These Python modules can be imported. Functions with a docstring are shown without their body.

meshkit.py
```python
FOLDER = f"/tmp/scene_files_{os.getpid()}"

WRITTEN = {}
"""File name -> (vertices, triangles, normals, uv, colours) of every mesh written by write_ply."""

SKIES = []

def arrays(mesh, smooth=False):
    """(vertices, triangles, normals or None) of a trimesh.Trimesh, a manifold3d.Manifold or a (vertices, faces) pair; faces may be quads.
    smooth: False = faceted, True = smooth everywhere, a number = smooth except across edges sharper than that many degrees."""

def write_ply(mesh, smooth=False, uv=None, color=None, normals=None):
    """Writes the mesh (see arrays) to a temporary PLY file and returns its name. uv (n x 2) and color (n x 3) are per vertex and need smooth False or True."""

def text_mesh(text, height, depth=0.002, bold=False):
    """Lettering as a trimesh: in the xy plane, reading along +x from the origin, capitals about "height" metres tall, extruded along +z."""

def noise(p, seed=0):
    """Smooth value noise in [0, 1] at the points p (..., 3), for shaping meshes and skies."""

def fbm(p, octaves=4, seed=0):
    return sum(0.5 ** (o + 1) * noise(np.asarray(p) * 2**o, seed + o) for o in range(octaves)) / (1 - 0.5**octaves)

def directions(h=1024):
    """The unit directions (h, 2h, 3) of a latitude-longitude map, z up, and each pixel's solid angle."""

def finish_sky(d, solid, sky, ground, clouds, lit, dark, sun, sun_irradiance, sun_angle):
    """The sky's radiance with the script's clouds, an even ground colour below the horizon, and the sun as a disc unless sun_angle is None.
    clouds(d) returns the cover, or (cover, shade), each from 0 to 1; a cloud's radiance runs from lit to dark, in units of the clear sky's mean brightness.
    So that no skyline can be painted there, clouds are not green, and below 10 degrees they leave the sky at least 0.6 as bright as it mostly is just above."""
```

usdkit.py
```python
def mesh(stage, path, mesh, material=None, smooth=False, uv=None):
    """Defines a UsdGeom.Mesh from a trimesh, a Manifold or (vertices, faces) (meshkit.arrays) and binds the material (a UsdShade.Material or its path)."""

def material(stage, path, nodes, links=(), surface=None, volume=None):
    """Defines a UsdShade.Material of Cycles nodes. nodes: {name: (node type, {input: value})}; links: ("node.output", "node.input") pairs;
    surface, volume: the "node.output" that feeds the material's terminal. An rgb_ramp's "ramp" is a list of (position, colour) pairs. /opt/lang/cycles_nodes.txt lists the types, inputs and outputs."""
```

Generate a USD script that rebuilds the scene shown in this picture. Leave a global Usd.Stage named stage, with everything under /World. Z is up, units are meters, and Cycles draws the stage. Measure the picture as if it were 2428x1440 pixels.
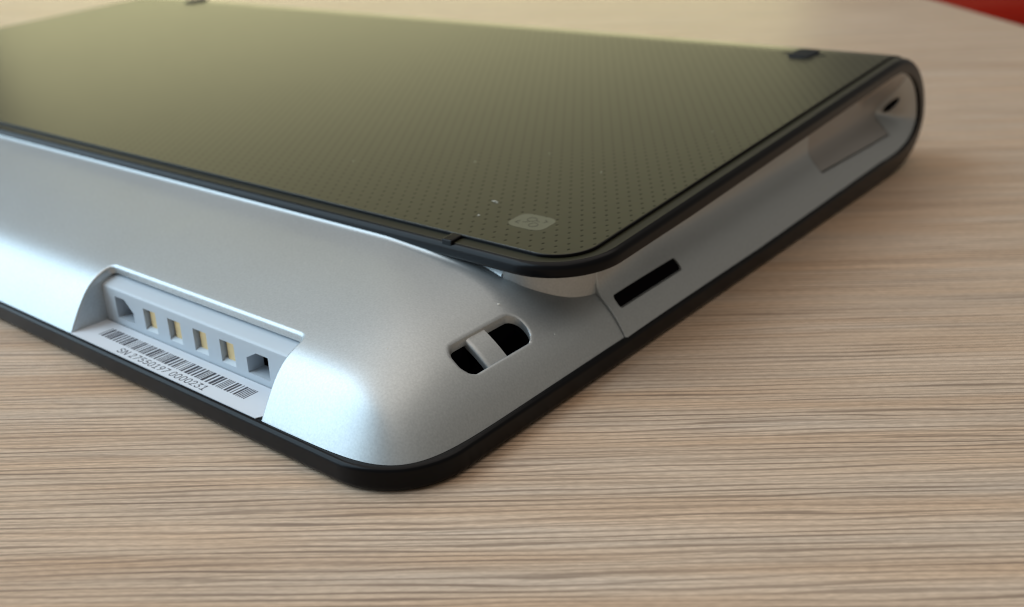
import math, random
import numpy as np, trimesh, usdkit, meshkit
import manifold3d as m3
from shapely.geometry import Polygon, Point, box as sbox
from shapely.ops import unary_union
from scipy.interpolate import CubicSpline, PchipInterpolator
from pxr import Usd, UsdGeom, UsdLux, UsdShade, Gf, Sdf

random.seed(7)
rng = np.random.default_rng(7)
MM = 0.001
stage = Usd.Stage.CreateInMemory()
UsdGeom.SetStageUpAxis(stage, UsdGeom.Tokens.z)
UsdGeom.SetStageMetersPerUnit(stage, 1.0)
UsdGeom.Xform.Define(stage, '/World')
UsdGeom.Scope.Define(stage, '/World/Looks')

# ------------------------------------------------------------------ camera (millimetres of the place, x along the tablet's long edge)
CAM = np.array([65.061, -61.492, 63.151]); YAW, PITCH, ROLL, F_PX, CY = -0.674185, 0.399517, -0.02801, 2332.33, -21.35
SENSOR = 6.17
fw = np.array([math.sin(YAW)*math.cos(PITCH), math.cos(YAW)*math.cos(PITCH), -math.sin(PITCH)])
r0 = np.cross(fw, [0, 0, 1]); r0 /= np.linalg.norm(r0); u0 = np.cross(r0, fw)
rt = math.cos(ROLL)*r0 + math.sin(ROLL)*u0; up = -math.sin(ROLL)*r0 + math.cos(ROLL)*u0
cam = UsdGeom.Camera.Define(stage, '/World/Camera')
m = Gf.Matrix4d(1)
m.SetRow3(0, Gf.Vec3d(*rt)); m.SetRow3(1, Gf.Vec3d(*up)); m.SetRow3(2, Gf.Vec3d(*(-fw))); m.SetRow3(3, Gf.Vec3d(*(CAM*MM)))
UsdGeom.Xformable(cam).AddTransformOp().Set(m)
cam.CreateHorizontalApertureAttr(SENSOR); cam.CreateVerticalApertureAttr(SENSOR*607/1024)
cam.CreateFocalLengthAttr(SENSOR*F_PX/2428); cam.CreateVerticalApertureOffsetAttr(SENSOR*CY/2428)
cam.CreateClippingRangeAttr(Gf.Vec2f(0.005, 50))
cam.CreateFStopAttr(4.7); cam.CreateFocusDistanceAttr(0.116)
cam.CreateExposureAttr(0.0)

# ------------------------------------------------------------------ light: a bluish window to the left, a warm lit room end behind, a dim warm room
def aim(prim, pos, target):
    pos, target = np.array(pos, float), np.array(target, float)
    z = pos-target; z /= np.linalg.norm(z)
    x = np.cross([0, 0, 1], z); x /= np.linalg.norm(x); y = np.cross(z, x)
    mm = Gf.Matrix4d(1)
    for i, a in enumerate((x, y, z)): mm.SetRow3(i, Gf.Vec3d(*a))
    mm.SetRow3(3, Gf.Vec3d(*pos)); UsdGeom.Xformable(prim).AddTransformOp().Set(mm)
def rect(name, pos, target, w, h, color, power):
    l = UsdLux.RectLight.Define(stage, '/World/'+name); l.CreateWidthAttr(w); l.CreateHeightAttr(h)
    l.CreateColorAttr(Gf.Vec3f(*color)); l.CreateIntensityAttr(power); aim(l, pos, target); return l
rect('window_light', (-1.08, -0.76, 0.80), (-0.05, 0.03, 0.0), 1.5, 1.75, (0.62, 0.84, 1.0), 3.8)
rect('warm_wall_light', (-1.68, 1.72, 0.30), (-0.1, 0.1, 0.0), 2.05, 0.55, (1.0, 0.95, 0.50), 2.6)
rect('ceiling_light', (-0.5, 0.4, 2.3), (-0.5, 0.401, 0.0), 3.2, 3.2, (1.0, 0.89, 0.78), 0.95)
dome = UsdLux.DomeLight.Define(stage, '/World/dim_room_light')
dome.CreateColorAttr(Gf.Vec3f(1.0, 0.92, 0.80)); dome.CreateIntensityAttr(0.06)

# ------------------------------------------------------------------ helpers
names = {}
def numbered(parent, name):
    k = names.get((parent, name), 0); names[(parent, name)] = k+1
    return f'{parent}/{name}' + (f'_{k:03d}' if k else '')
def obj(name, mesh, mat, parent='/World', smooth=30, scale=MM, label=None, kind=None):
    v, f, n = meshkit.arrays(mesh, False)
    mesh = trimesh.Trimesh(np.array(v)*scale*1000, f, process=False)      # shade in millimetres
    path = numbered(parent, name)
    vv, ff, nn = meshkit.arrays(mesh, smooth)
    pr = usdkit.mesh(stage, path, (vv/1000, ff), MAT[mat])
    if nn is not None:
        pr.CreateNormalsAttr([Gf.Vec3f(*map(float, a)) for a in nn]); pr.SetNormalsInterpolation('vertex')
    if label: pr.GetPrim().SetCustomDataByKey('label', label)
    if kind: pr.GetPrim().SetCustomDataByKey('kind', kind)
    return path
def tag(path, **kw):
    p = stage.GetPrimAtPath(path)
    for k, v in kw.items(): p.SetCustomDataByKey(k, v)
def xform(name, loc=(0, 0, 0), rotz=0):
    path = numbered('/World', name); x = UsdGeom.Xform.Define(stage, path)
    x.AddTranslateOp().Set(Gf.Vec3d(*loc)); x.AddRotateZOp().Set(rotz); return path
def man(tm):
    tm = trimesh.Trimesh(tm.vertices, tm.faces, process=True)
    return m3.Manifold(m3.Mesh(np.asarray(tm.vertices, np.float32), np.asarray(tm.faces, np.uint32)))
def prism(poly, z0, z1):
    return man(trimesh.creation.extrude_polygon(poly, z1-z0, engine='earcut')).translate((0, 0, z0))
def cyc(mf):      # (a, b, c) -> (c, a, b): a prism drawn in (y, z) is turned so that its height runs along x
    return mf.transform(np.array([[0, 0, 1, 0], [1, 0, 0, 0], [0, 1, 0, 0]], float))
def xzprism(poly, y0, y1):      # drawn in (x, z), depth along y
    return prism(poly, -y1, -y0).transform(np.array([[1, 0, 0, 0], [0, 0, -1, 0], [0, 1, 0, 0]], float))
def cuboid(x0, x1, y0, y1, z0, z1):
    return m3.Manifold.cube((x1-x0, y1-y0, z1-z0)).translate((x0, y0, z0))
def rounded(x0, y0, x1, y1, r, n=10):
    return sbox(x0+r, y0+r, x1-r, y1-r).buffer(r, quad_segs=n)
def roundbox(x0, x1, y0, y1, z0, z1, r, n=16):
    s = m3.Manifold.sphere(r, n)
    return m3.Manifold.batch_hull([s.translate((a, b, c)) for a in (x0+r, x1-r) for b in (y0+r, y1-r) for c in (z0+r, z1-r)])
def hf_solid(a, b, top, bot):      # a solid between two height fields over the lines a x b
    A, B = np.meshgrid(a, b, indexing='ij'); na, nb = A.shape
    T = top(A, B); Bo = np.minimum(bot(A, B), T-0.05)
    v = np.concatenate([np.stack([A, B, T], -1).reshape(-1, 3), np.stack([A, B, Bo], -1).reshape(-1, 3)])
    i = np.arange(na*nb).reshape(na, nb); N = na*nb
    q = np.stack([i[:-1, :-1], i[1:, :-1], i[1:, 1:], i[:-1, 1:]], -1).reshape(-1, 4)
    f = [q, q[:, ::-1]+N]
    for e in (i[:, 0], i[-1, :], i[::-1, -1], i[0, ::-1]):
        f.append(np.stack([e[1:], e[:-1], e[:-1]+N, e[1:]+N], -1))
    f = np.concatenate(f); f = np.vstack([f[:, [0, 1, 2]], f[:, [0, 2, 3]]])
    mf = m3.Manifold(m3.Mesh(v.astype(np.float32), f.astype(np.uint32)))
    assert mf.status() == m3.Error.NoError, mf.status()
    return mf

# ------------------------------------------------------------------ materials
MAT = {}
def mat(name, nodes, links=(), surface='p.BSDF'):
    MAT[name] = usdkit.material(stage, '/World/Looks/'+name, nodes, links, surface=surface)
def plain(name, color, rough, metal=0.0, bump=0.0, bscale=4000, var=0.0, **kw):
    mat(name, {'t': ('texture_coordinate', {}), 'n': ('noise_texture', {'scale': float(bscale), 'detail': 2.0}),
               'n2': ('noise_texture', {'scale': 130.0, 'detail': 4.0}),
               'r': ('map_range', {'from_min': 0.3, 'from_max': 0.7, 'to_min': rough-var, 'to_max': rough+var}),
               'b': ('bump', {'strength': bump, 'distance': 0.00005}),
               'p': ('principled_bsdf', {'base_color': color, 'metallic': metal, **kw})},
        [('t.object', 'n.vector'), ('t.object', 'n2.vector'), ('n2.fac', 'r.value'), ('r.result', 'p.roughness'), ('n.fac', 'b.height'), ('b.normal', 'p.normal')])
mat('silver_paint', {'t': ('texture_coordinate', {}), 'n': ('noise_texture', {'scale': 3600.0, 'detail': 2.0}), 'w': ('noise_texture', {'scale': 45.0, 'detail': 4.0}),
    'c': ('rgb_ramp', {'ramp': [(0.25, (0.455, 0.49, 0.51)), (0.5, (0.50, 0.535, 0.555)), (0.75, (0.545, 0.58, 0.60))]}),
    'r': ('map_range', {'from_min': 0.3, 'from_max': 0.7, 'to_min': 0.415, 'to_max': 0.445}), 'b': ('bump', {'strength': 0.10, 'distance': 0.00005}),
    'p': ('principled_bsdf', {'metallic': 0.74})},
    [('t.object', 'n.vector'), ('t.object', 'w.vector'), ('n.fac', 'c.fac'), ('c.color', 'p.base_color'), ('w.fac', 'r.value'), ('r.result', 'p.roughness'), ('n.fac', 'b.height'), ('b.normal', 'p.normal')])
plain('black_plastic', (0.004, 0.004, 0.005), 0.27, 0.0, bump=0.03, bscale=5000, var=0.01, specular_ior_level=0.15)
plain('black_hole', (0.003, 0.003, 0.004), 0.9, specular_ior_level=0.05)
plain('pale_plastic', (0.50, 0.56, 0.62), 0.42, 0.0, bump=0.05, var=0.03)
plain('label_paper', (0.66, 0.70, 0.76), 0.45, 0.0)
plain('black_ink', (0.02, 0.02, 0.035), 0.5)
plain('gold_contact', (0.90, 0.68, 0.36), 0.35, 0.7)
plain('rubber', (0.008, 0.010, 0.013), 0.7, specular_ior_level=0.2)
plain('emblem_ink', (0.10, 0.098, 0.064), 0.42)
plain('emblem_line', (0.02, 0.02, 0.013), 0.42)
plain('dust', (0.75, 0.73, 0.66), 0.8)
plain('olive_plastic', (0.026, 0.025, 0.012), 0.33, specular_ior_level=0.5)
plain('grey_paint', (0.42, 0.41, 0.40), 0.45, 0.6)
# the dimpled back panel
PITCH_D = 2.1/math.sqrt(2)
mat('dimpled_panel', {
    't': ('texture_coordinate', {}), 'map': ('mapping', {'rotation': (0, 0, math.radians(45)), 'scale': (1000/PITCH_D, 1000/PITCH_D*2.1/3.1, 1.0)}),
    'v': ('voronoi_texture', {'dimensions': '2D', 'feature': 'f1', 'scale': 1.0, 'randomness': 0.0}),
    'd': ('map_range', {'range_type': 'smoothstep', 'from_min': 0.095, 'from_max': 0.18, 'to_min': 0.0, 'to_max': 1.0}),
    'n': ('noise_texture', {'scale': 60.0, 'detail': 5.0}),
    'rr': ('map_range', {'from_min': 0.3, 'from_max': 0.7, 'to_min': 0.325, 'to_max': 0.33}),
    'c': ('mix_color', {'a': (0.004, 0.004, 0.003), 'b': (0.024, 0.023, 0.008)}),
    'b': ('bump', {'strength': 0.15, 'distance': 0.00008}),
    'sp': ('math', {'math_type': 'multiply_add', 'value2': 0.50, 'value3': 0.06}), 'p': ('principled_bsdf', {})},
    [('t.object', 'map.vector'), ('map.vector', 'v.vector'), ('v.distance', 'd.value'), ('d.result', 'c.fac'), ('d.result', 'sp.value1'), ('sp.value', 'p.specular_ior_level'), ('c.result', 'p.base_color'),
     ('d.result', 'b.height'), ('b.normal', 'p.normal'), ('t.object', 'n.vector'), ('n.fac', 'rr.value'), ('rr.result', 'p.roughness')])
# wood laminate, grain along the table's own x
def mapped(tag_, sx, sy, loc=(0, 0, 0), detail=2.0, rough=0.5):
    return {'m'+tag_: ('mapping', {'scale': (sx, sy, 1), 'location': loc}), 'n'+tag_: ('noise_texture', {'scale': 1.0, 'detail': detail, 'roughness': rough})}
def grain_wave(tag_, per, swing, lo, strength):      # near even dark grain lines across y, per metres apart, wandering with a noise
    return {'f'+tag_: ('math', {'math_type': 'multiply', 'value2': 2*math.pi/per}), 'g'+tag_: ('math', {'math_type': 'multiply_add', 'value2': swing}),
            'i'+tag_: ('math', {'math_type': 'sine'}), 'l'+tag_: ('map_range', {'range_type': 'smoothstep', 'from_min': lo, 'from_max': 1.0, 'to_min': 0.0, 'to_max': strength}),
            'x'+tag_: ('math', {'math_type': 'multiply'})}
wn = {'t': ('texture_coordinate', {}), 'xyz': ('separate_xyz', {}),
    **mapped('1', 14, 170, detail=3.0, rough=0.58), **grain_wave('1', 0.00105, 24.0, 0.0, 0.80),
    **mapped('5', 26, 330, (1.7, 4.1, 0), 2.0), **grain_wave('5', 0.00066, 18.0, 0.10, 0.45),
    **mapped('2', 9, 170, detail=3.0), **mapped('3', 700, 3300, (0.37, 0.11, 0), detail=3.0), **mapped('4', 16, 210, (3.1, 7.7, 0)),
    **mapped('7', 30, 420, (5.5, 1.2, 0)), 'l7': ('map_range', {'from_min': 0.34, 'from_max': 0.64, 'to_min': 0.28, 'to_max': 1.0, 'clamp': True}),
    **mapped('8', 45, 420, (2.5, 8.2, 0)), 'l8': ('map_range', {'from_min': 0.34, 'from_max': 0.64, 'to_min': 0.15, 'to_max': 1.0, 'clamp': True}),
    'base': ('rgb_ramp', {'ramp': [(0.28, (0.50, 0.352, 0.246)), (0.48, (0.59, 0.438, 0.318)), (0.72, (0.65, 0.505, 0.387))]}),
    'tint': ('rgb_ramp', {'ramp': [(0.2, (0.92, 0.98, 1.06)), (0.45, (1.0, 1.0, 1.0)), (0.58, (1.01, 0.97, 0.93)), (0.8, (1.04, 0.93, 0.82))]}),
    'fib': ('rgb_ramp', {'ramp': [(0.25, (0.82, 0.82, 0.82)), (0.75, (1.16, 1.16, 1.16))]}),
    'mul': ('mix_color', {'blend_type': 'multiply', 'fac': 1.0, 'use_clamp': False}), 'mulf': ('mix_color', {'blend_type': 'multiply', 'fac': 1.0, 'use_clamp': False}),
    'd1': ('mix_color', {'b': (0.190, 0.128, 0.090)}), 'd5': ('mix_color', {'b': (0.215, 0.150, 0.108)}),
    'h': ('math', {'math_type': 'subtract'}), 'b': ('bump', {'strength': 0.25, 'distance': 0.0001}),
    'p': ('principled_bsdf', {'roughness': 0.44, 'specular_ior_level': 0.42})}
wl = [('t.object', 'xyz.vector')]
for k in '1234578': wl += [('t.object', f'm{k}.vector'), (f'm{k}.vector', f'n{k}.vector')]
for k, mod in (('1', '7'), ('5', '8')):
    wl += [('xyz.y', f'f{k}.value1'), (f'n{k}.fac', f'g{k}.value1'), (f'f{k}.value', f'g{k}.value3'), (f'g{k}.value', f'i{k}.value1'), (f'i{k}.value', f'l{k}.value'),
           (f'n{mod}.fac', f'l{mod}.value'), (f'l{k}.result', f'x{k}.value1'), (f'l{mod}.result', f'x{k}.value2')]
wl += [('n2.fac', 'base.fac'), ('n4.fac', 'tint.fac'), ('n3.fac', 'fib.fac'), ('base.color', 'mul.a'), ('tint.color', 'mul.b'), ('mul.result', 'mulf.a'), ('fib.color', 'mulf.b'),
       ('mulf.result', 'd5.a'), ('x5.value', 'd5.fac'), ('d5.result', 'd1.a'), ('x1.value', 'd1.fac'), ('d1.result', 'p.base_color'),
       ('n3.fac', 'h.value1'), ('x1.value', 'h.value2'), ('h.value', 'b.height'), ('b.normal', 'p.normal')]
mat('wood_laminate', wn, wl)
mat('red_fabric', {'t': ('texture_coordinate', {}), 'n': ('noise_texture', {'scale': 900.0, 'detail': 3.0}), 'n2': ('noise_texture', {'scale': 14.0, 'detail': 3.0}),
    'c': ('mix_color', {'a': (0.23, 0.008, 0.002), 'b': (0.29, 0.011, 0.003)}), 'b': ('bump', {'strength': 0.5, 'distance': 0.0006}),
    'p': ('principled_bsdf', {'roughness': 0.9, 'specular_ior_level': 0.1})},
    [('t.object', 'n.vector'), ('t.object', 'n2.vector'), ('n2.fac', 'c.fac'), ('c.result', 'p.base_color'), ('n.fac', 'b.height'), ('b.normal', 'p.normal')])
plain('table_edging', (0.33, 0.26, 0.19), 0.45)

# ------------------------------------------------------------------ the table, its long grain running across the picture
GRAIN = math.degrees(math.atan2(rt[1], rt[0]))
tb = xform('table_top', (0, 0, 0), GRAIN)
tag(tb, label='pale wood grain laminate table top under the tablet', category='table', kind='structure')
EDGE = 0.229
slab = cuboid(-1500, EDGE*1000-1.0, -420, 1100, -24, 0)
obj('laminate_surface', slab, 'wood_laminate', tb, smooth=False)
obj('edge_band', roundbox(EDGE*1000-1.0, EDGE*1000+1.0, -420, 1100, -24.5, -0.1, 0.6, 12), 'table_edging', tb)
# something red and padded beyond the table's right end
rc = xform('red_cushion', (0, 0, 0), GRAIN)
tag(rc, label='out of focus red cushion beyond the far right edge of the table', category='cushion')
CU0, CV0 = EDGE*1000+30, 660.0
pad = roundbox(CU0, CU0+470, CV0, CV0+470, -120, -40, 30, 32).refine_to_length(14)
def puff(v):
    v = np.array(v); c = np.exp(-((v[:, 0]-CU0-235)/210)**2-((v[:, 1]-CV0-235)/210)**2); v[:, 2] += np.where(v[:, 2] > -80, 16*c, 0); return v
pad = pad.warp_batch(puff)
obj('cover', pad, 'red_fabric', rc, smooth=True)
tt = np.linspace(0, 2*np.pi, 97)
ring = np.stack([CU0+235+np.sign(np.cos(tt))*np.abs(np.cos(tt))**0.25*234, CV0+235+np.sign(np.sin(tt))*np.abs(np.sin(tt))**0.25*234, np.full(97, -80.0)], 1)
obj('piping', trimesh.creation.sweep_polygon(Point(0, 0).buffer(4, quad_segs=4), ring[:-1].tolist()+[ring[0].tolist()]), 'red_fabric', rc, smooth=60)

plain('dark_floor', (0.05, 0.04, 0.035), 0.6)
fl = obj('floor', cuboid(-4000, 4000, -4000, 4000, -760, -740), 'dark_floor', smooth=False)
tag(fl, label='dark floor below the table', category='floor', kind='structure')

# ------------------------------------------------------------------ the tablet
W, YF, SL = 278.0, 33.2, 0.0766
tab = xform('tablet')
tag(tab, label='silver tablet lying face down with a black dimpled back panel folded over its thick end', category='tablet')
ztop = lambda y: 16.9+SL*(y-34)
TEND = 3.3
# side profile of the folded shell: along the table, round the thick end, back over the top
prof = [(148, 0), (158, 0.12), (166, 1.2), (172.6, 4.5), (175.4, 9.4), (174.2, 14.6), (170.2, 19.8), (164.2, 23.7), (157, 25.75), (149, ztop(149))]
P = np.array(prof); tp = np.concatenate([[0], np.cumsum(np.linalg.norm(np.diff(P, axis=0), axis=1)**1.0)])
cs = CubicSpline(tp, P, bc_type=((1, np.array([1, 0.0])), (1, np.array([-1, -SL]))))
fold = cs(np.linspace(0, tp[-1], 160))
line = np.concatenate([np.stack([np.linspace(0, 147.5, 120), np.zeros(120)], 1), fold, np.stack([np.linspace(148.5, YF, 120), ztop(np.linspace(148.5, YF, 120))], 1)])
sl = np.concatenate([[0], np.cumsum(np.linalg.norm(np.diff(line, axis=0), axis=1))]); S = sl[-1]
su = np.linspace(0, S, 1600); cu = np.stack([np.interp(su, sl, line[:, k]) for k in (0, 1)], 1)
tg = np.gradient(cu, axis=0); tg /= np.linalg.norm(tg, axis=1)[:, None]
k = np.ones(25)/25
for j in (0, 1):
    tg[:, j] = np.convolve(np.pad(tg[:, j], 12, mode='edge'), k, mode='valid')
tg /= np.linalg.norm(tg, axis=1)[:, None]
nm = np.stack([-tg[:, 1], tg[:, 0]], 1)
def C(s): return np.stack([np.interp(s, su, cu[:, 0]), np.interp(s, su, cu[:, 1])], -1)
def Nn(s):
    n = np.stack([np.interp(s, su, nm[:, 0]), np.interp(s, su, nm[:, 1])], -1); return n/np.linalg.norm(n, axis=-1, keepdims=True)
s_fold0, s_fold1 = 148.0, S-(148.5-YF)*math.hypot(1, SL)
def thick(s):
    return np.interp(s, [0, 90, 125, 150, s_fold0+18, s_fold0+32, s_fold1, S-30, S], [TEND, 3.3, 4.1, 4.7, 4.4, 3.7, 2.9, 2.7, 2.15])
def bent_slab(s0, s1, inset, r0_, r1_, prof_n, step=1.2):
    """A sheet with rounded corners and edges, bent along the profile. prof_n: (edge inset, depth fraction, depth offset) outer face to inner face."""
    rings = []
    na = 14
    ns = max(8, int((s1-s0-r0_-r1_)/step))
    for d, fr, off in prof_n:
        a = np.linspace(0, np.pi/2, na)
        ua = np.concatenate([inset+r0_-(r0_-d)*np.sin(a), np.full(ns-1, inset+d), inset+r1_-(r1_-d)*np.cos(a)])
        ss = np.concatenate([s0+r0_-(r0_-d)*np.cos(a), np.linspace(s0+r0_, s1-r1_, ns+1)[1:-1], s1-r1_+(r1_-d)*np.sin(a)])
        n = fr*thick(ss)+off
        p = C(ss)+n[:, None]*Nn(ss)
        rings.append((ua, p))
    M_ = len(rings[0][0]); v = []
    for ua, p in rings:
        v.append(np.stack([-ua, p[:, 0], p[:, 1]], 1)); v.append(np.stack([-(W-ua), p[:, 0], p[:, 1]], 1))
    v = np.concatenate(v); f = []
    R = lambda k, i: (2*k)*M_+i
    L = lambda k, i: (2*k+1)*M_+i
    K = len(rings); i = np.arange(M_-1)
    for k_ in range(K-1):
        f.append(np.stack([R(k_, i), R(k_, i+1), R(k_+1, i+1), R(k_+1, i)], 1)); f.append(np.stack([L(k_, i+1), L(k_, i), L(k_+1, i), L(k_+1, i+1)], 1))
        f.append(np.array([[L(k_, 0), R(k_, 0), R(k_+1, 0), L(k_+1, 0)], [R(k_, M_-1), L(k_, M_-1), L(k_+1, M_-1), R(k_+1, M_-1)]]))
    f.append(np.stack([R(0, i), L(0, i), L(0, i+1), R(0, i+1)], 1)); f.append(np.stack([L(K-1, i), R(K-1, i), R(K-1, i+1), L(K-1, i+1)], 1))
    f = np.concatenate(f); tm = trimesh.Trimesh(v, np.vstack([f[:, [0, 1, 2]], f[:, [0, 2, 3]]]), process=False)
    if tm.volume < 0: tm.invert()
    return tm
q = np.linspace(0, np.pi/2, 6)
ro, ri = 1.0, 0.6
edge = [(ro-ro*math.sin(a), 0, ro-ro*math.cos(a)) for a in q] + [(ri-ri*math.cos(a), 1, -ri+ri*math.sin(a)) for a in q]
shell = bent_slab(0, S, 0, 10.5, 10.5, edge)
obj('folded_shell', shell, 'black_plastic', tab, smooth=40)
# dimpled panel, standing a little proud of the ledge round it
pb = 0.14
PANEL = 0.50
pe = [(pb-pb*math.sin(a), 0, -PANEL+pb-pb*math.cos(a)) for a in q[::2]] + [(0.0, 0, 0.05-PANEL)]
panel = bent_slab(s_fold0+22, S-2.72, 2.72, 4.0, 6.2, pe)
bp = obj('dimpled_back_panel', panel, 'dimpled_panel', tab, smooth=40)
obj('panel_edge', bent_slab(s_fold0+22, S-2.6, 2.6, 4.0, 6.32, [(0.04, 0, 0.045-PANEL), (0.0, 0, 0.09-PANEL), (0.0, 0, 0.05)]), 'black_plastic', bp, smooth=40)
obj('panel_ledge', bent_slab(s_fold0+24, S-0.85, 0.9, 4.0, 9.6, [(0.05, 0, -0.035), (0.0, 0, -0.01), (0.0, 0, 0.05)]), 'olive_plastic', tab, smooth=40)
zpan = lambda y: ztop(y)+PANEL*math.hypot(1, SL)

# lower silver cover ------------------------------------------------
def smooth_profile(pts, sig):
    x_ = np.arange(-6, 80, 0.05); p_ = np.array(pts)
    f_ = PchipInterpolator(p_[:, 0], p_[:, 1])(np.clip(x_, p_[0, 0], p_[-1, 0]))
    lo = x_ < p_[0, 0]; f_[lo] = p_[0, 1]+(x_[lo]-p_[0, 0])*(p_[1, 1]-p_[0, 1])/(p_[1, 0]-p_[0, 0])*1.1
    hi = x_ > p_[-1, 0]; f_[hi] = p_[-1, 1]+(x_[hi]-p_[-1, 0])*(p_[-1, 1]-p_[-2, 1])/(p_[-1, 0]-p_[-2, 0])
    g_ = np.exp(-0.5*(np.arange(-int(4*sig/0.05), int(4*sig/0.05)+1)*0.05/sig)**2); g_ /= g_.sum()
    f2 = np.convolve(np.pad(f_, len(g_)//2, mode='reflect', reflect_type='odd'), g_, mode='valid')
    return lambda x: np.interp(x, x_, f2)
Fy = smooth_profile([(.85, 3.35), (2.9, 6.9), (4.2, 8.75), (5.8, 10.2), (7.5, 11.05), (9.2, 11.55), (14, 12.5), (20, 13.55), (33, 15.35), (60, 19.2)], 0.55)
Gu = smooth_profile([(.85, 3.35), (2.4, 5.7), (4.8, 8.05), (8, 10.5), (13, 13.0), (18, 14.2), (25, 15.0), (36, 15.35), (70, 15.4)], 0.9)
DX0, DX1, DY1 = -67.8, -24.4, 9.1
def Hraw(x, y):
    u = np.minimum(-x, W+x)
    a, b, c, p = np.maximum(y-0.85, -1.0), np.maximum(u-0.85, -1.0), 40.0, 9.4
    d = c*(1-(np.maximum(1-a/c, 0)**p+np.maximum(1-b/c, 0)**p)**(1/p))
    d = np.where(b > c, np.where(a > c, np.minimum(a, b), d), d); d = np.where(a > c, np.minimum(np.maximum(d, 0), b), d)
    w = np.maximum(b, 0)**2/(np.maximum(a, 0)**2+np.maximum(b, 0)**2+1e-6)
    w = np.maximum(w, np.clip((b-30)/40, 0, 1))
    h = w*np.minimum(Fy(0.85+d), 15.4)+(1-w)*Gu(0.85+d)+np.maximum(Fy(y)-15.4, 0)*0.8*np.clip((u-8)/12, 0, 1)
    lip = np.clip((y-32.6)/0.6, 0, 1.2)**2*0.22*np.clip((u-16)/10, 0, 1)
    return np.minimum(h+lip, 16.3)
dock_r = rounded(DX0, -20, DX1, DY1, 1.1)
SX0, SX1, SY0, SY1 = -8.65, -4.85, 17.1, 30.7
strap = rounded(SX0, SY0, SX1, SY1, 1.85, 12)
def softdist(poly, x, y):      # signed distance to a rounded box, given as bounds and radius
    (x0, y0, x1, y1), r = poly
    cx, cy, hx, hy = (x0+x1)/2, (y0+y1)/2, (x1-x0)/2-r, (y1-y0)/2-r
    dx, dy = np.abs(x-cx)-hx, np.abs(y-cy)-hy
    return np.hypot(np.maximum(dx, 0), np.maximum(dy, 0))+np.minimum(np.maximum(dx, dy), 0)-r
def H(x, y):
    h = Hraw(x, y)
    for poly, w in ((((DX0, -20, DX1, DY1), 1.1), 0.42), (((SX0, SY0, SX1, SY1), 1.85), 0.24)):
        d = np.clip(softdist(poly, x, y)/w, 0, 1)
        h = h-w*(1-np.sqrt(np.maximum(1-(1-d)**2, 0)))
    return h
def lines(*segs):
    v = np.unique(np.round(np.concatenate([np.arange(a, b+st/2, st) for a, b, st in segs]), 4)); return v[np.concatenate([[True], np.diff(v) > 0.03])]
gx = lines((-279, -70, 2.0), (-70, -66.5, 0.14), (-66.5, -26, 0.6), (-26, -23, 0.14), (-23, -10.5, 0.45), (-10.5, 0.6, 0.2))
gy = lines((-0.6, 8, 0.22), (8, 10.2, 0.12), (10.2, 16, 0.5), (16, 32, 0.25), (31.8, 34.4, 0.15), (34.4, 47, 0.4))
outline = rounded(-W+0.8, 0.8, -0.8, 80, 9.7, 24)
region = outline.intersection(unary_union([sbox(-W, -5, 0, 34.5), sbox(-40, 0, 0, 36.6), sbox(-14, 0, 0, 46.0)]))
cover = hf_solid(gx, gy, H, lambda x, y: Hraw(x, y)-1.15) ^ prism(region, -10, 40)
cover = cover - prism(dock_r, -10, 40) - prism(strap, -10, 40)
cover = cover ^ cuboid(-400, 10, -10, 100, TEND-0.35, 40)
lc = obj('lower_cover', cover, 'silver_paint', tab, smooth=32)
bar_y0, bar_y1 = 21.5, 24.8
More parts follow.
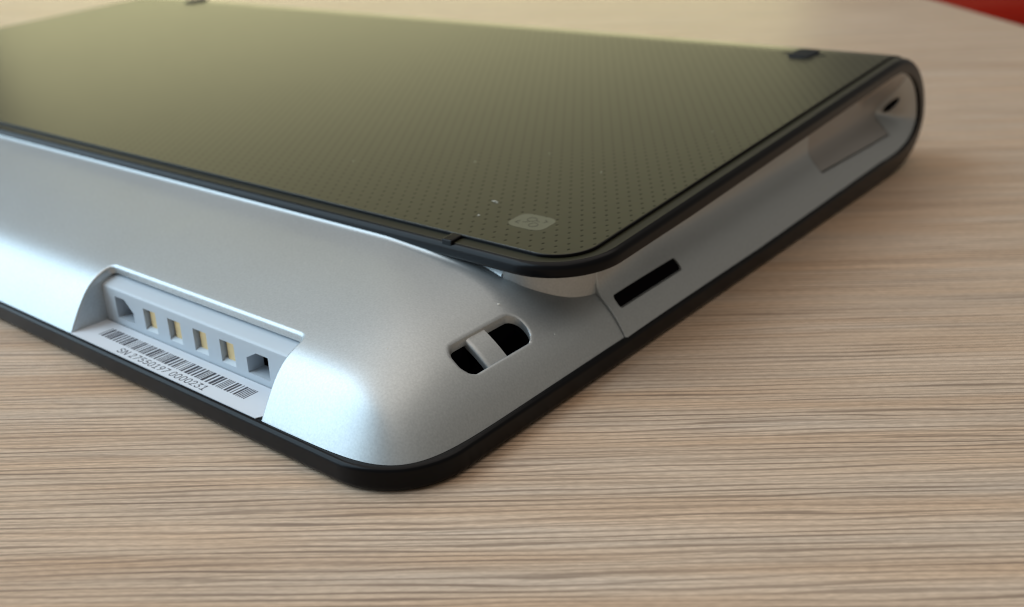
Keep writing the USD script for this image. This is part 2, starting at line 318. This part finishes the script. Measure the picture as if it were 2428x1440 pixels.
bar = hf_solid(lines((SX0-0.3, SX1+0.3, 0.2)), lines((bar_y0-.4, bar_y1, 0.12)),
               lambda x, y: Hraw(x, y)-0.42-0.40*(1-np.sqrt(np.clip(1-np.clip((bar_y0+0.3-y)/0.7, 0, 1)**2, 0, 1))), lambda x, y: Hraw(x, y)-1.5)
obj('strap_bar', bar, 'silver_paint', lc, smooth=40)
cup = (cuboid(SX0-1.5, SX1+1.2, SY0-1.5, SY1+1.5, 3.4, 12) ^ hf_solid(lines((SX0-2, SX1+2, .5)), lines((SY0-2, SY1+2, 1)), lambda x, y: Hraw(x, y)-1.1, lambda x, y: 0*x+2)) \
      - (prism(strap.buffer(0.25), 4.2, 30))
obj('strap_slot_lining', cup, 'black_hole', lc, smooth=30)

# corner trim under the overhanging shell, in two pieces with a joint between --------------
trim_path = [(13.55, 34.95), (12.4, 35.3), (10.4, 36.3), (8.4, 38.4), (6.9, 41.0), (6.2, 43.3), (5.8, 45.6), (6.1, 48), (7.6, 52)]
tpp = np.array(trim_path); tq = CubicSpline(np.arange(len(tpp)), tpp)(np.linspace(0, len(tpp)-1, 60))
trim = Polygon([(-a, b) for a, b in tq]+[(-9, 52), (-9, 48), (-13.55, 40)])
obj('corner_trim', prism(trim, 7.6, 15.4), 'silver_paint', tab, smooth=40)
wedge = Polygon([(-13.85, 34.75), (-13.85, 40), (-30, 40), (-30, 33.7), (-24, 33.85), (-19, 34.2)])
def lean(v):
    v = np.array(v); v[:, 1] += (v[:, 2]-13.0)*0.7; return v
obj('corner_trim', prism(wedge, 10.5, 15.6).warp_batch(lean), 'silver_paint', tab, smooth=40)
# soft rolled edge under the shell at the trim
lipc = np.array([(-a, b) for a, b in tq[:36]])
rim_tube = trimesh.creation.sweep_polygon(Point(0, 0).buffer(0.42, quad_segs=5), np.column_stack([lipc, ztop(lipc[:, 1])-2.5]))
obj('trim_bead', rim_tube, 'silver_paint', tab, smooth=60)

# side frame: flange rising from the rim into a wall under the shell ------------------------
sb_ = np.linspace(0, s_fold1-6, 900); inner = C(sb_)+thick(sb_)[:, None]*Nn(sb_)
stp = np.linspace(s_fold1-6, S, 400); inner_top = C(stp)+thick(stp)[:, None]*Nn(stp)
from scipy.spatial import cKDTree
k_in, k_top = cKDTree(inner), cKDTree(inner_top)
mid = C(np.linspace(0, S, 900))+0.55*thick(np.linspace(0, S, 900))[:, None]*Nn(np.linspace(0, S, 900))
cav = Polygon(np.vstack([mid, [[46, ztop(46)-2]], [[46, 1.6]]])).buffer(0)
inn = Polygon(np.vstack([inner, inner_top])).buffer(0)
from shapely import contains_xy
ug = np.arange(0, 40, 0.05); gg = np.maximum.accumulate(Gu(ug)+ug*1e-4)
FLp = lambda di: np.interp(di+TEND, gg, ug, right=40)
def Dp(y, z):
    pts = np.stack([y, z], -1); di, dt = k_in.query(pts)[0], k_top.query(pts)[0]
    inside = contains_xy(inn, y, z); di = np.where(inside, di, -di)
    fl = FLp(np.clip(di, -1, 40))
    rate = np.interp(y, [46, 62], [6.0, 7.2])
    kk = 1.1
    dep = -np.log(np.exp(-np.clip(fl, -5, 30)/kk)+np.exp(-rate/kk))*kk          # flange runs into the wall with a soft fillet
    top = 6.9-3.2*np.exp(-np.clip(dt, 0, 9)/0.55)*np.clip((y-60)/30, 0, 1)*0
    return np.minimum(dep, 7.2)
YS0 = 46.07
gys = lines((YS0-0.02, YS0+0.44, 0.06), (YS0+.44, 176.5, 0.7)); gzs = lines((1.0, 27.5, 0.35))
# x = -depth: build as a height field over (y, z), then turn
fr = hf_solid(gys, gzs, lambda y, z: -np.maximum(Dp(y, z), 0.55)+0.36*np.exp(-(y-YS0)/18)-0.40*(1-np.sqrt(np.clip(1-np.clip(1-(y-YS0)/0.40, 0, 1)**2, 0, 1))), lambda y, z: 0*y-14)
fr = fr ^ prism(cav.intersection(sbox(YS0, 0, 300, 60)), -20, 5)
frame = cyc(fr)
spk = rounded(48.1, 6.42, 66.5, 8.1, 0.55, 6)
side = frame - cyc(prism(spk, -8, 5)) - cyc(prism(sbox(124, 7.9, 161.2, 40).intersection(inn.buffer(-0.3)), -13, 5))
jack = Point(164.6, 14.0).buffer(1, quad_segs=16)
from shapely import affinity
jack = affinity.scale(jack, 1.2, 1.9)
side = side - cyc(prism(jack, -13.5, 5))
door = sbox(124.25, 8.2, 160.95, 40).intersection(inn.buffer(-0.3))
sf = obj('side_frame', side, 'silver_paint', tab, smooth=32)
obj('speaker_slot', cyc(prism(spk.buffer(0.05), -13, 5)) ^ frame.translate((-0.4, 0, 0)), 'black_hole', sf)
obj('card_slot_cover', cyc(prism(door, -13, 5)) ^ frame.translate((-0.06, 0, 0)), 'grey_paint', sf, smooth=30)
obj('headphone_socket', cyc(prism(jack.buffer(0.05), -13.9, 5)) ^ frame.translate((-0.25, 0, 0)), 'black_hole', sf)
su_ = np.linspace(0.95, 5.55, 14)
seam = np.column_stack([-su_-0.02, np.full(14, YS0+0.12), Gu(su_)+0.36])
obj('seam_lip', trimesh.creation.sweep_polygon(Point(0, 0).buffer(0.13, quad_segs=4), seam), 'silver_paint', sf, smooth=60)
left = frame.mirror((1, 0, 0)).translate((-W, 0, 0))
obj('side_frame', left, 'silver_paint', tab, smooth=32)

# dock recess, connector and serial label -----------------------------------------------
walls = Polygon([(0.9, TEND)] + [(y, float(Hraw(np.array(-50.), np.array(y)))-0.9) for y in np.linspace(1.6, 10, 16)] + [(10, TEND)])
obj('dock_wall', cyc(prism(walls, DX0-0.85, DX0-0.05)), 'silver_paint', tab, smooth=30)
obj('dock_wall', cyc(prism(walls, DX1+0.05, DX1+0.85)), 'silver_paint', tab, smooth=30)
FACE = 6.9
sec = Polygon([(FACE, 3.2), (FACE, 8.75), (FACE+0.06, 8.98), (FACE+0.2, 9.12), (FACE+0.4, 9.25), (10.6, 10.45), (12.5, 10.45), (12.5, 3.2)])
block = cyc(prism(sec, DX0-1.9, DX1+0.05)).translate((0, 0, 0))
win, contacts = [], []
for cx in (-56.05, -50.1, -44.2, -38.25):
    win.append(cuboid(cx-1.5, cx+1.5, FACE-1, FACE+1.6, 4.75, 7.75))
    win.append(m3.Manifold.batch_hull([cuboid(cx-1.5, cx+1.5, FACE-0.02, FACE, 4.35, 7.75), cuboid(cx-1.5, cx+1.5, FACE+0.5, FACE+0.52, 4.75, 7.75)]))
    contacts.append(cx)
keys = [Polygon([(-64.8, 4.5), (-60.3, 4.5), (-60.35, 6.2), (-62.3, 7.9), (-64.8, 7.9)]), Polygon([(-34.2, 4.4), (-29.7, 4.4), (-29.7, 7.75), (-32.1, 7.75), (-34.2, 6.6)])]
for kp in keys:
    win.append(xzprism(kp, FACE-1, FACE+3.0))
for w_ in win: block = block - w_
cn = obj('dock_connector', block, 'pale_plastic', tab, smooth=30)
for cx in contacts:
    obj('contact', roundbox(cx-1.05, cx+1.15, FACE+0.65, FACE+1.75, 4.5, 7.8, 0.18, 12), 'gold_contact', cn, smooth=50)
for kp in keys:
    obj('key_hole_lining', xzprism(kp.buffer(0.02), FACE+2.6, FACE+3.2), 'black_hole', cn, smooth=False)
LZ = TEND+0.12
lab = Polygon([(DX0+0.05, 0.75), (-25.3, 0.75), (DX1-0.5, 1.6), (DX1-0.1, 6.75), (DX0-1.2, 6.75)])
lb = obj('serial_label', prism(lab, TEND+0.004, LZ), 'label_paper', tab, smooth=False)
# bars of the barcode
x, bars = -64.0, []
brng = random.Random(275)
while x < -30.2:
    w_ = brng.choice([0.18, 0.18, 0.38, 0.38, 0.56]); g_ = brng.choice([0.2, 0.2, 0.38, 0.4])
    bars.append(cuboid(x, min(x+w_, -30.1), 2.95, 5.3, LZ, LZ+0.012)); x += w_+g_
obj('barcode', trimesh.util.concatenate([trimesh.Trimesh(*(lambda me: (me.vert_properties[:, :3], me.tri_verts))(b.to_mesh())) for b in bars]), 'black_ink', lb, smooth=False)
txt = meshkit.text_mesh('SN 27550197 0000231', 1.18, 0.012); txt.apply_translation(-txt.bounds[0]*[1, 0, 1])
txt.apply_scale([20.0/txt.extents[0], 1, 1]); txt.apply_translation([-56.7, 1.25, LZ])
obj('serial_number', txt, 'black_ink', lb, smooth=False)

# small things on the back -----------------------------------------------------------------
def onpanel(mesh_or_man, dz=0.0):
    def w_(v):
        v = np.array(v); v[:, 2] += zpan(v[:, 1])+dz; return v
    if isinstance(mesh_or_man, m3.Manifold): return mesh_or_man.warp_batch(w_)
    t_ = mesh_or_man.copy(); t_.vertices = w_(t_.vertices); return t_
th = np.linspace(0, 2*np.pi, 73)[:-1]
sq = Polygon([(-15.4+3.15*np.sign(np.cos(a))*abs(np.cos(a))**0.52, 44.2+2.45*np.sign(np.sin(a))*abs(np.sin(a))**0.52) for a in th])
em = obj('emblem', onpanel(prism(sq, 0.0, 0.012)), 'emblem_ink', tab, smooth=False)
def ringp(cx, cy, r, w_): return Point(cx, cy).buffer(r, quad_segs=12).difference(Point(cx, cy).buffer(r-w_, quad_segs=12))
from shapely.geometry import LineString
marks = unary_union([ringp(-14.6, 43.45, 0.72, 0.13), ringp(-15.9, 44.95, 0.78, 0.13),
    LineString([(-17.3, 43.9), (-17.6, 43.2), (-16.9, 43.0)]).buffer(0.075), LineString([(-16.6, 43.6), (-16.0, 43.9), (-15.7, 44.3)]).buffer(0.06),
    LineString([(-14.0, 45.6), (-13.4, 45.2), (-13.8, 44.7)]).buffer(0.075), LineString([(-15.1, 44.9), (-14.5, 44.7)]).buffer(0.06)])
obj('emblem_mark', trimesh.util.concatenate([trimesh.creation.extrude_polygon(g, 0.010, engine='earcut') for g in getattr(marks, 'geoms', [marks])]).apply_transform(trimesh.transformations.translation_matrix((0, 0, 0.012))) if False else
    onpanel(trimesh.util.concatenate([trimesh.creation.extrude_polygon(g, 0.024, engine='earcut') for g in getattr(marks, 'geoms', [marks])])), 'emblem_line', em, smooth=False)
clip = roundbox(-23.2, -21.3, YF+0.3, YF+2.9, -1.0, 0.03, 0.22, 16)
obj('panel_clip', onpanel(clip, -0.05), 'black_plastic', tab, smooth=50)
for fx, fy in ((-20.0, 0.0), (-W+34.0, 2.6)):
    pad_ = m3.Manifold.batch_hull([m3.Manifold.cylinder(0.1, 1.6, 1.3, 32).translate((fx+a, 149.5+fy+b, 0.28)) for a in (-0.9, 0.9) for b in (-2.0, 2.0)] + [m3.Manifold.cylinder(0.1, 1.9, 1.9, 32).translate((fx+a, 149.5+fy+b, -0.2)) for a in (-0.9, 0.9) for b in (-2.0, 2.0)])
    pad_ = pad_ + m3.Manifold.batch_hull([m3.Manifold.cylinder(0.28, 0.3, 0.3, 12).translate((fx+a, 149.5+fy, -0.2)) for a in (-4.6, 4.6)])
    obj('rubber_foot', onpanel(pad_), 'rubber', tab, smooth=40)
def speck(cx, cy, zf, l, w_, ang, h=0.06):
    s_ = trimesh.creation.icosphere(1, 1.0); s_.apply_scale([l, w_, h]); s_.apply_transform(trimesh.transformations.rotation_matrix(ang, (0, 0, 1))); s_.apply_translation([cx, cy, zf]); return s_
sp = [speck(-25.4, 48.1, zpan(48.1)+.02, 0.42, 0.10, 0.4), speck(-24.7, 47.9, zpan(47.9)+.02, 0.22, 0.08, 0.2), speck(-23.9, 42.6, zpan(42.6)+.02, 0.2, 0.14, 0.9), speck(-10.3, 29.9, float(Hraw(np.array(-10.3), np.array(29.9)))+.02, 0.24, 0.14, 0.5)]
for (dx_, dy_) in ((-13.0, 12.0), (-4.2, 34.0), (-34.0, 24.5), (-82.0, 21.0), (-58.0, 27.0)):
    sp.append(speck(dx_, dy_, float(Hraw(np.array(dx_), np.array(dy_)))+.01, rng.uniform(.07, .13), rng.uniform(.05, .09), rng.uniform(0, 3), 0.04))
for (dx_, dy_) in ((-60.0, 52.0), (-40.0, 61.0), (-31.0, 70.0), (-70.0, 75.0), (-18.0, 66.0), (-12.0, 92.0)):
    sp.append(speck(dx_, dy_, zpan(dy_)+.01, rng.uniform(.10, .18), rng.uniform(.06, .10), rng.uniform(0, 3), 0.04))
for s_ in sp: obj('dust_speck', s_, 'dust', tab, smooth=True)
